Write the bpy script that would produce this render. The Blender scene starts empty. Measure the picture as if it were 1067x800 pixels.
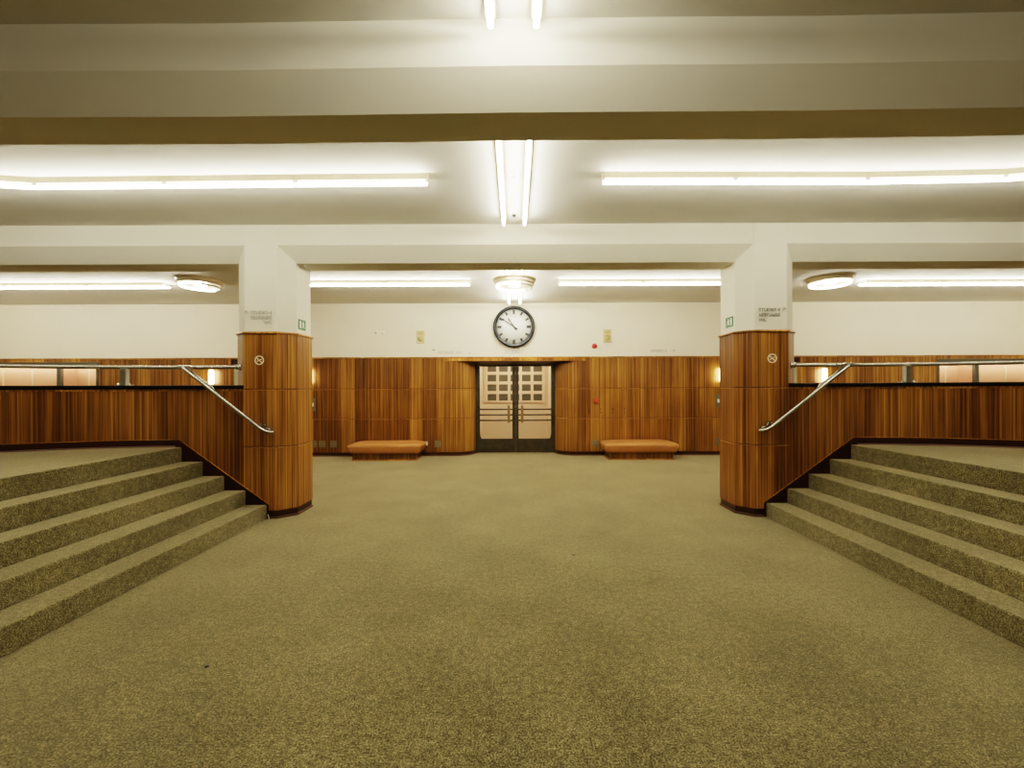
import bpy, bmesh, math, random
from mathutils import Vector, Matrix
random.seed(7)
PI = math.pi
scene = bpy.context.scene
COL = scene.collection

# ------------------------------------------------------------------ materials
def new_mat(name):
    m = bpy.data.materials.new(name)
    m.use_nodes = True
    nt = m.node_tree
    nt.nodes.clear()
    out = nt.nodes.new('ShaderNodeOutputMaterial')
    b = nt.nodes.new('ShaderNodeBsdfPrincipled')
    nt.links.new(b.outputs[0], out.inputs[0])
    return m, nt, b

def simple(name, col, rough=0.5, metal=0.0, var=0.06, scale=30.0, coat=0.0, bump=0.0):
    m, nt, b = new_mat(name)
    tc = nt.nodes.new('ShaderNodeTexCoord')
    n = nt.nodes.new('ShaderNodeTexNoise')
    n.inputs['Scale'].default_value = scale
    n.inputs['Detail'].default_value = 4
    nt.links.new(tc.outputs['Object'], n.inputs['Vector'])
    r = nt.nodes.new('ShaderNodeValToRGB')
    r.color_ramp.elements[0].position = 0.3
    r.color_ramp.elements[1].position = 0.7
    r.color_ramp.elements[0].color = [c * (1 - var) for c in col] + [1]
    r.color_ramp.elements[1].color = [min(1, c * (1 + var)) for c in col] + [1]
    nt.links.new(n.outputs['Fac'], r.inputs[0])
    nt.links.new(r.outputs[0], b.inputs['Base Color'])
    b.inputs['Roughness'].default_value = rough
    b.inputs['Metallic'].default_value = metal
    b.inputs['Coat Weight'].default_value = coat
    if bump:
        bp = nt.nodes.new('ShaderNodeBump')
        bp.inputs['Strength'].default_value = bump
        bp.inputs['Distance'].default_value = 0.004
        nt.links.new(n.outputs['Fac'], bp.inputs['Height'])
        nt.links.new(bp.outputs[0], b.inputs['Normal'])
    return m

def emit(name, col, strength):
    m = bpy.data.materials.new(name)
    m.use_nodes = True
    nt = m.node_tree
    nt.nodes.clear()
    out = nt.nodes.new('ShaderNodeOutputMaterial')
    e = nt.nodes.new('ShaderNodeEmission')
    e.inputs[0].default_value = (*col, 1)
    e.inputs[1].default_value = strength
    nt.links.new(e.outputs[0], out.inputs[0])
    return m

def math_node(nt, op, a, b=None):
    n = nt.nodes.new('ShaderNodeMath')
    n.operation = op
    for i, v in enumerate((a, b)):
        if v is None:
            continue
        if isinstance(v, (int, float)):
            n.inputs[i].default_value = v
        else:
            nt.links.new(v, n.inputs[i])
    return n.outputs[0]

def wood(name, strip=0.17, bright=1.0, seed=0.0, rough=0.34, contrast=1.0, freq=1.0, tiers=0.0):
    """striped vertical veneer, coordinates in metres from the UV map"""
    m, nt, b = new_mat(name)
    uv = nt.nodes.new('ShaderNodeUVMap')
    sep = nt.nodes.new('ShaderNodeSeparateXYZ')
    nt.links.new(uv.outputs[0], sep.inputs[0])
    u = math_node(nt, 'ADD', sep.outputs[0], seed)
    v = sep.outputs[1]
    def coord(su, sv, off=None):
        c = nt.nodes.new('ShaderNodeCombineXYZ')
        nt.links.new(math_node(nt, 'MULTIPLY', u, su), c.inputs[0])
        nt.links.new(math_node(nt, 'MULTIPLY', v, sv), c.inputs[1])
        if off is not None:
            nt.links.new(off, c.inputs[2])
        return c.outputs[0]
    cell = math_node(nt, 'FLOOR', math_node(nt, 'DIVIDE', u, strip))
    tier = math_node(nt, 'ADD', math_node(nt, 'GREATER_THAN', v, 0.845), math_node(nt, 'GREATER_THAN', v, 1.525))
    wn = nt.nodes.new('ShaderNodeTexWhiteNoise')
    wn.noise_dimensions = '1D'
    nt.links.new(cell, wn.inputs['W'])
    wt = nt.nodes.new('ShaderNodeTexWhiteNoise')
    wt.noise_dimensions = '1D'
    nt.links.new(math_node(nt, 'ADD', cell, math_node(nt, 'MULTIPLY', tier, 0.37)), wt.inputs['W'])
    offz = math_node(nt, 'MULTIPLY', wn.outputs['Value'], 37.0)
    def noise(vec, detail=3, rough=0.55, dist=0.0):
        n = nt.nodes.new('ShaderNodeTexNoise')
        n.inputs['Scale'].default_value = 1.0
        n.inputs['Detail'].default_value = detail
        n.inputs['Roughness'].default_value = rough
        n.inputs['Distortion'].default_value = dist
        nt.links.new(vec, n.inputs['Vector'])
        return n.outputs['Fac']
    n1 = noise(coord(38 * freq, 0.30, offz), 4, 0.66)       # broad streaks
    n2 = noise(coord(110, 0.9, offz), 3)             # fine pores
    n3 = noise(coord(2.2, 1.2), 2)                   # slow cloud
    s = math_node(nt, 'ADD', math_node(nt, 'MULTIPLY', n1, 0.80 * contrast), math_node(nt, 'MULTIPLY', n2, 0.30 * contrast))
    s = math_node(nt, 'ADD', s, math_node(nt, 'MULTIPLY', n3, 0.16))
    s = math_node(nt, 'ADD', s, math_node(nt, 'MULTIPLY', wn.outputs['Value'], 0.15))
    s = math_node(nt, 'ADD', s, math_node(nt, 'MULTIPLY', wt.outputs['Value'], tiers))
    s = math_node(nt, 'SUBTRACT', s, 0.215 + 0.55 * (contrast - 1) + tiers * 0.5)
    r = nt.nodes.new('ShaderNodeValToRGB')
    els = r.color_ramp.elements
    els[0].position = 0.27
    els[0].color = (0.050 * bright, 0.015 * bright, 0.0025 * bright, 1)
    els[1].position = 0.76
    els[1].color = (0.62 * bright, 0.325 * bright, 0.085 * bright, 1)
    for p, c in ((0.42, (0.160, 0.066, 0.013)), (0.55, (0.300, 0.142, 0.033))):
        e = els.new(p)
        e.color = (c[0] * bright, c[1] * bright, c[2] * bright, 1)
    nt.links.new(s, r.inputs[0])
    nt.links.new(r.outputs[0], b.inputs['Base Color'])
    b.inputs['Roughness'].default_value = rough
    b.inputs['Specular IOR Level'].default_value = 0.4
    return m

def carpet(name):
    m, nt, b = new_mat(name)
    tc = nt.nodes.new('ShaderNodeTexCoord')
    def noise(scale, detail, rough=0.6):
        n = nt.nodes.new('ShaderNodeTexNoise')
        n.inputs['Scale'].default_value = scale
        n.inputs['Detail'].default_value = detail
        n.inputs['Roughness'].default_value = rough
        nt.links.new(tc.outputs['Object'], n.inputs['Vector'])
        return n.outputs['Fac']
    f1 = noise(120, 3, 0.75)
    f2 = noise(30, 4, 0.8)
    f3 = noise(1.5, 5)
    f4 = noise(15, 2, 0.7)
    s = math_node(nt, 'ADD', math_node(nt, 'MULTIPLY', f1, 0.9), math_node(nt, 'MULTIPLY', f2, 0.40))
    s = math_node(nt, 'ADD', s, math_node(nt, 'MULTIPLY', f3, 0.22))
    s = math_node(nt, 'ADD', s, math_node(nt, 'MULTIPLY', math_node(nt, 'SUBTRACT', f4, 0.5), 0.07))
    s = math_node(nt, 'SUBTRACT', s, 0.285)
    r = nt.nodes.new('ShaderNodeValToRGB')
    els = r.color_ramp.elements
    els[0].position = 0.33
    els[0].color = (0.022, 0.020, 0.009, 1)
    els[1].position = 0.70
    els[1].color = (0.43, 0.375, 0.205, 1)
    e = els.new(0.5)
    e.color = (0.142, 0.124, 0.063, 1)
    nt.links.new(s, r.inputs[0])
    nt.links.new(r.outputs[0], b.inputs['Base Color'])
    b.inputs['Roughness'].default_value = 1.0
    b.inputs['Specular IOR Level'].default_value = 0.05
    b.inputs['Sheen Weight'].default_value = 0.85
    b.inputs['Sheen Roughness'].default_value = 0.45
    b.inputs['Sheen Tint'].default_value = (0.85, 0.77, 0.54, 1)
    bp = nt.nodes.new('ShaderNodeBump')
    bp.inputs['Strength'].default_value = 0.6
    bp.inputs['Distance'].default_value = 0.004
    nt.links.new(f1, bp.inputs['Height'])
    nt.links.new(bp.outputs[0], b.inputs['Normal'])
    return m

M = {}
M['wall'] = simple('cream_plaster', (0.85, 0.785, 0.655), 0.85, var=0.02, scale=1.6)
M['beam'] = simple('beam_plaster', (0.765, 0.735, 0.64), 0.85, var=0.02, scale=1.8, bump=0.05)
M['ceil'] = simple('ceiling_plaster', (0.765, 0.74, 0.685), 0.9, var=0.03, scale=1.2, bump=0.05)
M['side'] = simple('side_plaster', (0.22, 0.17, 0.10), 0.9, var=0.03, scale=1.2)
M['pink'] = simple('vestibule_plaster', (0.72, 0.58, 0.44), 0.8, var=0.02, scale=2)
M['carpet'] = carpet('olive_carpet')
M['wood_back'] = wood('veneer_back_wall', 0.31, 0.86, 4.1, contrast=1.12, freq=1.6, tiers=0.06)
M['wood_col'] = wood('veneer_column', 0.21, 1.06, 11.7, contrast=1.2, freq=1.35, tiers=0.04)
M['wood_par'] = wood('veneer_parapet', 0.13, 0.92, 23.1, contrast=1.05, freq=1.2)
M['wood_trim'] = wood('veneer_trim', 0.4, 1.45, 5.9, contrast=0.8)
M['wood_base'] = wood('bench_base_wood', 0.5, 0.5, 8.1)
M['skirt'] = simple('dark_mahogany', (0.035, 0.010, 0.006), 0.32, var=0.25, scale=14)
M['bead'] = simple('plinth_bead', (0.11, 0.05, 0.03), 0.3, var=0.2, scale=14)
M['black'] = simple('black_lacquer', (0.006, 0.005, 0.005), 0.3)
M['edge'] = simple('carpet_edge_strip', (0.30, 0.20, 0.17), 0.35, metal=0.4)
M['chrome'] = simple('brushed_steel', (0.62, 0.60, 0.53), 0.22, metal=1.0, var=0.04, scale=60)
M['satin'] = simple('satin_steel', (0.42, 0.41, 0.35), 0.38, metal=0.9, var=0.05)
M['bronze'] = simple('dark_bronze', (0.062, 0.053, 0.034), 0.40, metal=0.4, var=0.25, scale=9)
M['brass'] = simple('aged_brass', (0.24, 0.17, 0.075), 0.35, metal=0.7, var=0.2)
M['leather'] = simple('tan_leather', (0.46, 0.205, 0.070), 0.36, var=0.05, scale=40, bump=0.05)
M['batten'] = simple('batten_enamel', (0.72, 0.62, 0.43), 0.5)
M['lampbody'] = simple('lamp_enamel', (0.60, 0.50, 0.34), 0.5)
M['white'] = simple('white_plastic', (0.82, 0.80, 0.72), 0.4)
M['socket'] = simple('lamp_socket', (0.45, 0.45, 0.44), 0.4)
M['dial'] = simple('clock_dial', (0.90, 0.90, 0.86), 0.35, var=0.01, coat=0.3)
M['clockrim'] = simple('clock_rim', (0.018, 0.022, 0.028), 0.25, metal=0.3)
M['ink'] = simple('black_ink', (0.01, 0.01, 0.01), 0.5)
M['hand'] = simple('clock_hand', (0.05, 0.05, 0.05), 0.5)
M['letter'] = simple('letter_metal', (0.36, 0.36, 0.33), 0.45, metal=0.2)
M['letter_pale'] = simple('letter_pale', (0.48, 0.47, 0.42), 0.45)
M['sign_white'] = simple('sign_white', (0.80, 0.72, 0.56), 0.5)
M['green'] = simple('exit_green', (0.015, 0.16, 0.055), 0.4, var=0.02)
M['exit_white'] = simple('exit_white', (0.8, 0.8, 0.76), 0.4)
M['beige'] = simple('speaker_beige', (0.62, 0.52, 0.27), 0.6, var=0.02)
M['beige2'] = simple('speaker_grille', (0.47, 0.40, 0.22), 0.7, var=0.12, scale=200)
M['red'] = simple('alarm_red', (0.42, 0.02, 0.015), 0.3)
M['red2'] = simple('callpoint_red', (0.60, 0.035, 0.012), 0.4)
M['plate'] = simple('grey_plate', (0.20, 0.17, 0.11), 0.45, metal=0.5)
M['doorgreen'] = simple('pale_green_door', (0.52, 0.52, 0.36), 0.5)
M['copper'] = simple('case_backing', (0.62, 0.37, 0.25), 0.6, var=0.02)
M['caseframe'] = simple('case_frame', (0.10, 0.10, 0.075), 0.45, metal=0.3)
M['pane'] = simple('grey_pane', (0.115, 0.108, 0.082), 0.3, var=0.15, scale=60)
M['tube'] = emit('lamp_tube', (1.0, 0.93, 0.745), 33.0)
M['tube2'] = emit('lamp_tube_rear', (1.0, 0.93, 0.745), 62.0)
M['tube_near'] = emit('lamp_tube_near', (1.0, 0.93, 0.745), 12.0)
M['ring'] = emit('ring_tube', (1.0, 0.93, 0.77), 14.0)
M['sconce'] = emit('sconce_tube', (1.0, 0.80, 0.48), 14.0)
M['casestrip'] = emit('case_light', (1.0, 0.82, 0.66), 22.0)
M['vest'] = emit('vestibule_lamp', (1.0, 0.92, 0.78), 24.0)
mg, nt, b = new_mat('door_glass')
nt.nodes.remove(b)
tr = nt.nodes.new('ShaderNodeBsdfTransparent'); tr.inputs[0].default_value = (0.95, 0.93, 0.88, 1)
gl = nt.nodes.new('ShaderNodeBsdfGlossy'); gl.inputs['Roughness'].default_value = 0.03
mx = nt.nodes.new('ShaderNodeMixShader'); lw = nt.nodes.new('ShaderNodeLayerWeight'); lw.inputs[0].default_value = 0.5
nt.links.new(math_node(nt, 'ADD', math_node(nt, 'MULTIPLY', math_node(nt, 'POWER', lw.outputs['Facing'], 5.0), 0.8), 0.03), mx.inputs[0]); nt.links.new(tr.outputs[0], mx.inputs[1]); nt.links.new(gl.outputs[0], mx.inputs[2])
nt.links.new(mx.outputs[0], [n for n in nt.nodes if n.type == 'OUTPUT_MATERIAL'][0].inputs[0])
M['glass'] = mg

# ------------------------------------------------------------------ mesh helpers
def nb():
    bm = bmesh.new()
    bm.loops.layers.uv.new('UVMap')
    return bm

def face(bm, pts, uvs=None, smooth=False):
    f = bm.faces.new([bm.verts.new(p) for p in pts])
    if uvs:
        ul = bm.loops.layers.uv.active
        for l, q in zip(f.loops, uvs):
            l[ul].uv = q
    f.smooth = smooth
    return f

def prism(bm, poly, z0, z1, u0=0.0):
    """plan polygon extruded upward; u = arc length, v = z. z0 / z1 number or f(x, y)"""
    A = (lambda x, y: z0) if not callable(z0) else z0
    B = (lambda x, y: z1) if not callable(z1) else z1
    n = len(poly); u = u0
    for i in range(n):
        p, q = poly[i], poly[(i + 1) % n]
        d = math.hypot(q[0] - p[0], q[1] - p[1])
        face(bm, [(p[0], p[1], A(*p)), (q[0], q[1], A(*q)), (q[0], q[1], B(*q)), (p[0], p[1], B(*p))],
             [(u, A(*p)), (u + d, A(*q)), (u + d, B(*q)), (u, B(*p))])
        u += d
    face(bm, [(p[0], p[1], B(*p)) for p in poly], [(p[0], p[1] * .2) for p in poly])
    face(bm, [(p[0], p[1], A(*p)) for p in reversed(poly)], [(p[0], p[1] * .2) for p in reversed(poly)])

def box(bm, x0, x1, y0, y1, z0, z1, u0=None):
    prism(bm, [(x0, y0), (x1, y0), (x1, y1), (x0, y1)], z0, z1, x0 if u0 is None else u0)

def ribbon(front, th):
    """closed plan polygon from a front polyline thickened backwards (to the left normal)"""
    back = []
    n = len(front)
    for i, p in enumerate(front):
        a = front[max(0, i - 1)]; c = front[min(n - 1, i + 1)]
        dx, dy = c[0] - a[0], c[1] - a[1]; L = math.hypot(dx, dy)
        back.append((p[0] - dy / L * th, p[1] + dx / L * th))
    return front + back[::-1]

def plate(bm, poly, y0, y1):
    """polygon in xz extruded along y"""
    n = len(poly)
    face(bm, [(p[0], y0, p[1]) for p in poly], list(poly))
    face(bm, [(p[0], y1, p[1]) for p in reversed(poly)], [tuple(p) for p in reversed(poly)])
    for i in range(n):
        p, q = poly[i], poly[(i + 1) % n]
        face(bm, [(p[0], y0, p[1]), (p[0], y1, p[1]), (q[0], y1, q[1]), (q[0], y0, q[1])],
             [(p[0], p[1]), (p[0], p[1]), (q[0], q[1]), (q[0], q[1])])

def lathe(bm, prof, seg=32, center=(0, 0, 0), axis='z', a0=0, a1=2 * PI, smooth=True):
    """prof = [(r, h)] turned about the axis"""
    def P(r, h, a):
        if axis == 'z':
            v = (r * math.cos(a), r * math.sin(a), h)
        elif axis == 'y':
            v = (r * math.cos(a), h, r * math.sin(a))
        else:
            v = (h, r * math.cos(a), r * math.sin(a))
        return tuple(v[i] + center[i] for i in range(3))
    for k in range(seg):
        t0 = a0 + (a1 - a0) * k / seg; t1 = a0 + (a1 - a0) * (k + 1) / seg
        for (r0, h0), (r1, h1) in zip(prof[:-1], prof[1:]):
            pts = [P(r0, h0, t0), P(r0, h0, t1), P(r1, h1, t1), P(r1, h1, t0)]
            q = []
            for p in pts:
                if not q or (Vector(p) - Vector(q[-1])).length > 1e-7:
                    q.append(p)
            if len(q) > 2 and (Vector(q[0]) - Vector(q[-1])).length < 1e-7:
                q.pop()
            if len(q) > 2:
                face(bm, q, None, smooth)

def tube(bm, pts, r, n=12, smooth=True):
    pts = [Vector(p) for p in pts]
    rings = []
    up = None
    for i, p in enumerate(pts):
        t = (pts[min(i + 1, len(pts) - 1)] - pts[max(i - 1, 0)]).normalized()
        if up is None:
            up = Vector((0, 0, 1)) if abs(t.z) < 0.9 else Vector((0, 1, 0))
        s = t.cross(up).normalized(); up = s.cross(t).normalized()
        rr = r[i] if isinstance(r, (list, tuple)) else r
        rings.append([bm.verts.new(p + (s * math.cos(a) + up * math.sin(a)) * rr) for a in [2 * PI * k / n for k in range(n)]])
    for a, b_ in zip(rings[:-1], rings[1:]):
        for k in range(n):
            f = bm.faces.new([a[k], a[(k + 1) % n], b_[(k + 1) % n], b_[k]]); f.smooth = smooth
    bm.faces.new(rings[0][::-1]); bm.faces.new(rings[-1])

def roundpath(pts, rad=0.05, seg=6):
    pts = [Vector(p) for p in pts]
    out = [pts[0]]
    for i in range(1, len(pts) - 1):
        a, p, c = pts[i - 1], pts[i], pts[i + 1]
        d = min(rad, (a - p).length * .45, (c - p).length * .45)
        s = p + (a - p).normalized() * d; e = p + (c - p).normalized() * d
        for k in range(seg + 1):
            t = k / seg
            out.append(s * (1 - t) ** 2 + p * 2 * t * (1 - t) + e * t * t)
    out.append(pts[-1])
    return out

def build(name, bm, mat, parent=None, bevel=0.0, seg=2, merge=True):
    if merge:
        bmesh.ops.remove_doubles(bm, verts=bm.verts, dist=1e-5)
    bmesh.ops.recalc_face_normals(bm, faces=bm.faces)
    if bevel:
        es = [e for e in bm.edges if len(e.link_faces) == 2 and e.calc_face_angle(0) > 0.5]
        bmesh.ops.bevel(bm, geom=es, offset=bevel, segments=seg, profile=0.5, affect='EDGES')
    me = bpy.data.meshes.new(name)
    bm.to_mesh(me); bm.free()
    me.materials.append(M[mat] if isinstance(mat, str) else mat)
    o = bpy.data.objects.new(name, me)
    COL.objects.link(o)
    if parent is not None:
        o.parent = parent
        o.matrix_parent_inverse = Matrix.Identity(4)
    return o

def tag(o, label, cat, group=None):
    o['label'] = label; o['category'] = cat
    if group:
        o['group'] = group
    return o

def thing(name, label, cat, loc=(0, 0, 0), rotz=0.0, group=None):
    o = bpy.data.objects.new(name, None)
    o.empty_display_size = 0.1
    COL.objects.link(o)
    o.location = loc; o.rotation_euler = (0, 0, rotz)
    return tag(o, label, cat, group)

def struct(name, bm, mat, parent=None, **k):
    o = build(name, bm, mat, parent, **k)
    if parent is None:
        o['kind'] = 'structure'
    return o

def dup(root, loc, rotz, label, group=None, scale=None):
    r = root.copy(); COL.objects.link(r); r.location = loc; r.rotation_euler = (0, 0, rotz)
    r['label'] = label
    if group:
        r['group'] = group
    if scale:
        r.scale = scale
    for ch in list(root.children):
        c = ch.copy(); COL.objects.link(c); c.parent = r
        for g in ch.children:
            d = g.copy(); COL.objects.link(d); d.parent = c
    return r

def text_mesh(bm, s, size, x, z, y, align='LEFT', depth=0.004, mirror=False):
    """letters standing on an xz wall plane facing -y"""
    cu = bpy.data.curves.new('t', 'FONT')
    cu.body = s; cu.size = size; cu.align_x = align; cu.extrude = depth; cu.resolution_u = 3; cu.offset = size * 0.012
    o = bpy.data.objects.new('t', cu)
    COL.objects.link(o)
    dg = bpy.context.evaluated_depsgraph_get()
    me = bpy.data.meshes.new_from_object(o.evaluated_get(dg))
    me.transform(Matrix.Translation((x, y, z)) @ Matrix.Rotation(PI / 2, 4, 'X'))
    bm.from_mesh(me)
    bpy.data.objects.remove(o); bpy.data.curves.remove(cu); bpy.data.meshes.remove(me)

# ------------------------------------------------------------------ dimensions
H = 3.47          # ceiling
YB = 9.45         # face of the back wall
EYE = 1.52
WT = 2.25         # top of the wainscot
XS = 12.6

# ------------------------------------------------------------------ room shell
bm = nb(); box(bm, -XS, XS, -3.4, 12.7, -0.15, 0.0)
struct('floor', bm, 'carpet')
bm = nb(); box(bm, -XS, XS, -3.4, 9.9, H, H + 0.09)
struct('ceiling', bm, 'ceil')
bm = nb(); box(bm, -XS, XS, YB + 0.012, YB + 0.30, WT - 0.01, H)
struct('wall_back', bm, 'wall')
bm = nb(); box(bm, -XS - .2, -XS, -3.4, 9.9, 0, H); struct('wall_left', bm, 'wall')
bm = nb(); box(bm, XS, XS + .2, -3.4, 9.9, 0, H); struct('wall_right', bm, 'wall')
bm = nb(); box(bm, -XS, XS, -3.6, -3.4, 0, H); struct('wall_front', bm, 'side')
bm = nb(); box(bm, -7.75, -7.55, -3.4, 3.3, 0.85, H); struct('wall_platform_left', bm, 'side')
bm = nb(); box(bm, 7.55, 7.75, -3.4, 3.3, 0.85, H); struct('wall_platform_right', bm, 'side')

def beam(name, path, zl=3.228, zb=3.054, chY=0.14, flat=0.30):
    """octagonal beam: path = [(x, y of front face)]"""
    prof = [(0, H + .05), (0, zl), (chY, zb), (chY + flat, zb), (2 * chY + flat, zl), (2 * chY + flat, H + .05)]
    bm = nb()
    for (xa, ya), (xb, yb) in zip(path[:-1], path[1:]):
        for (p0, z0), (p1, z1) in zip(prof[:-1], prof[1:]):
            face(bm, [(xa, ya + p0, z0), (xb, yb + p0, z0), (xb, yb + p1, z1), (xa, ya + p1, z1)])
    for x, y in (path[0], path[-1]):
        face(bm, [(x, y + p, z) for p, z in prof])
    return struct(name, bm, 'beam')

beam('trim_1', [(-XS, 2.30), (-4.5, 2.20), (-2.6, 2.212), (-1.6, 2.212), (0, 2.186), (1.6, 2.18), (2.8, 2.158), (4.5, 2.10), (XS, 1.9)], 3.22, 3.05, 0.115, 0.262)
beam('trim_2', [(-XS, 4.918), (XS, 4.918)], 3.228, 3.054, 0.147, 0.32)

# wainscot of the back wall: front face polylines, left to right
def arc_l():   # bends back into the door recess (left side)
    return [(-1.44 + 0.51 * math.sin(a), YB + 0.42 * (1 - math.cos(a))) for a in [PI / 2 * k / 12 for k in range(13)]]
DR = 0.02
left_run = [(-4.98, YB)] + arc_l()
right_run = [(-x + DR, y) for x, y in left_run][::-1]
SEAM = [0.845, 1.525]
def wainscot(name, run, top=2.22, th=0.06):
    lev = [0.085] + SEAM + [top]
    bm = nb()
    poly = ribbon(run, th)
    for k, (a, b_) in enumerate(zip(lev[:-1], lev[1:])):
        prism(bm, poly, a + (0.010 if k else 0), b_ - (0.010 if k < len(lev) - 2 else 0), u0=run[0][0] + 20 + k * 0.0)
    w = struct(name, bm, 'wood_back')
    core = ribbon([(p[0], p[1]) for p in ribbon(run, 0.02)[len(run):][::-1]], th - 0.025)
    bm = nb()
    prism(bm, core, 0.085, top - 0.005)
    for z in SEAM:
        pass
    build('groove_backing', bm, 'skirt', w)
    bm = nb()
    front = ribbon(run, 0.010)
    for z in SEAM:
        prism(bm, ribbon([(p[0], p[1]) for p in ribbon(run, 0.003)[len(run):][::-1]], 0.02), z - 0.0105, z - 0.001)
    build('bead', bm, 'wood_trim', w)
    return w
wainscot('trim_3', left_run)
wainscot('trim_4', right_run)
wainscot('trim_5', [(-9.47, YB), (-6.52, YB)])
wainscot('trim_6', [(6.55, YB), (9.60, YB)])
# thin cap along the top and the deeper fascia strip over doors and cases
bm = nb()
box(bm, -XS, XS, YB - 0.012, YB + 0.05, 2.222, WT)
struct('trim_7', bm, 'wood_trim', bevel=0.006)
bm = nb()   # door fascia
plan = [(-1.60, YB - 0.016), (1.62, YB - 0.016), (1.62, YB + 0.02), (-1.60, YB + 0.02)]
prism(bm, plan, lambda x, y: 2.155, 2.222)
struct('trim_8', bm, 'wood_trim')
bm = nb()   # sloping soffit over the door recess
plate(bm, [(-1.5, 2.158), (1.52, 2.158), (1.52, 2.168), (-1.5, 2.168)], YB + 0.02, YB + 0.021)
bm.free(); bm = nb()
pr = [(YB + 0.02, 2.222), (YB + 0.02, 2.156), (YB + 0.42, 2.078), (YB + 0.49, 2.078), (YB + 0.49, 2.222)]
for (x0, x1) in ((-1.5, 1.52),):
    for (a, b_) in zip(pr, pr[1:] + pr[:1]):
        face(bm, [(x0, a[0], a[1]), (x1, a[0], a[1]), (x1, b_[0], b_[1]), (x0, b_[0], b_[1])])
    face(bm, [(x0, a, z) for a, z in pr]); face(bm, [(x1, a, z) for a, z in pr][::-1])
struct('trim_9', bm, 'skirt')
bm = nb(); box(bm, -XS, -9.46, YB, YB + .05, 2.165, 2.222); struct('trim_10', bm, 'wood_trim')
bm = nb(); box(bm, 9.59, XS, YB, YB + .05, 2.165, 2.222); struct('trim_11', bm, 'wood_trim')
# baseboards
def baseboard(name, run):
    bm = nb()
    prism(bm, ribbon([(x, y + 0.012) for x, y in run], 0.03), 0.02, 0.085)
    o = struct(name, bm, 'skirt')
    bm = nb(); prism(bm, ribbon([(x, y - 0.018) for x, y in run], 0.05), 0.0, 0.02)
    build('shoe_moulding', bm, 'bead', o)
baseboard('baseboard_back_left', left_run)
baseboard('baseboard_back_right', right_run)
baseboard('baseboard_far_left', [(-9.47, YB), (-6.52, YB)])
baseboard('baseboard_far_right', [(6.55, YB), (9.60, YB)])

# ------------------------------------------------------------------ main door
YD = 9.85
XD = 0.012
bm = nb()
for s in (-1, 1):
    box(bm, XD + s * 0.955 - 0.045, XD + s * 0.955 + 0.045, YD, YD + 0.09, 0, 2.13)
box(bm, XD - 0.955, XD + 0.955, YD, YD + 0.09, 2.065, 2.13)
door = struct('door_1', bm, 'bronze')
for s in (-1, 1):
    bm = nb()
    x0, x1 = sorted((XD + s * 0.001, XD + s * 0.908))
    mi = 0.072 if s > 0 else 0.062
    mo = 0.062 if s > 0 else 0.072
    box(bm, x0, x0 + mi, YD + .015, YD + .065, 0.012, 2.06)
    box(bm, x1 - mo, x1, YD + .015, YD + .065, 0.012, 2.06)
    box(bm, x0 + mi, x1 - mo, YD + .015, YD + .065, 2.05, 2.06)
    box(bm, x0 + mi, x1 - mo, YD + .015, YD + .065, 0.012, 0.335)
    # curved lower corner at the hinge side
    xo = x0 + 0.062 if s < 0 else x1 - 0.062
    cor = [(xo, 0.335)] + [(xo + (-s) * 0.05 * (1 - math.sin(a)), 0.335 + 0.17 * (1 - math.cos(a))) for a in [PI / 2 * k / 6 for k in range(7)]]
    plate(bm, cor, YD + .02, YD + .06)
    leaf = build('door_leaf', bm, 'bronze', door)
    bm = nb(); box(bm, x0 + .06, x1 - .06, YD + .036, YD + .044, 0.33, 2.055)
    build('glass_pane', bm, 'glass', leaf)
    for z in (1.035, 0.905, 0.775):
        bm = nb()
        tube(bm, [(x0 + .03, YD - 0.02, z), (x1 - .03, YD - 0.02, z)], 0.018, 10)
        for xx in (x0 + .035, x1 - .035):
            tube(bm, [(xx, YD - 0.02, z), (xx, YD + 0.03, z)], 0.012, 8)
        build('push_bar', bm, 'bronze', leaf)
    bm = nb()
    xh = XD + s * 0.158
    box(bm, xh - 0.03, xh + 0.03, YD - 0.075, YD - 0.045, 0.72, 1.135)
    for z in (0.775, 1.035):
        tube(bm, [(xh, YD - 0.05, z), (xh, YD - 0.01, z)], 0.012, 8)
    build('pull_handle', bm, 'brass', leaf, bevel=0.006)
    bm = nb()   # hold-open bar on the curved jamb
    xb = XD + s * 1.0
    tube(bm, roundpath([(xb + s * .03, YD + 0.02, 1.06), (xb + s * 0.01, YD - 0.06, 1.06), (xb + s * 0.01, YD - 0.06, 0.72), (xb + s * .03, YD + 0.02, 0.72)], 0.03), 0.012, 8)
    build('hold_bar', bm, 'bronze', door)

# vestibule behind the door
YV = 12.5
bm = nb()
box(bm, -1.05, 1.07, YV, YV + 0.12, 0, 2.9)
struct('wall_vestibule_back', bm, 'pink')
bm = nb(); box(bm, -1.07, -0.97, YD + .1, YV, 0, 2.9); struct('wall_vestibule_left', bm, 'pink')
bm = nb(); box(bm, 0.99, 1.09, YD + .1, YV, 0, 2.9); struct('wall_vestibule_right', bm, 'pink')
bm = nb(); box(bm, -1.07, 1.09, YD + .1, YV + .1, 2.75, 2.9); struct('ceiling_vestibule', bm, 'wall')
bm = nb()
box(bm, -1.07, 1.09, YD + .0905, YD + .12, 2.13, 2.9)
struct('wall_vestibule_front', bm, 'wall')
bm = nb()    # raised panel with 5 x 5 panes
PW, PH, GX, GZ = 0.262, 0.20, 0.344, 0.289
z0 = 1.165
xs = [(k - 2) * GX + 0.0 for k in range(5)]
x0, x1 = xs[0] - GX / 2 - .05, xs[-1] + GX / 2 + .05
zt = z0 + 5 * GZ
cols = [x0] + [q for x in xs for q in (x - PW / 2, x + PW / 2)] + [x1]
for a, b_ in zip(cols[::2], cols[1::2]):
    box(bm, a, b_, YV - 0.04, YV, z0 - 0.05, zt)
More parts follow.
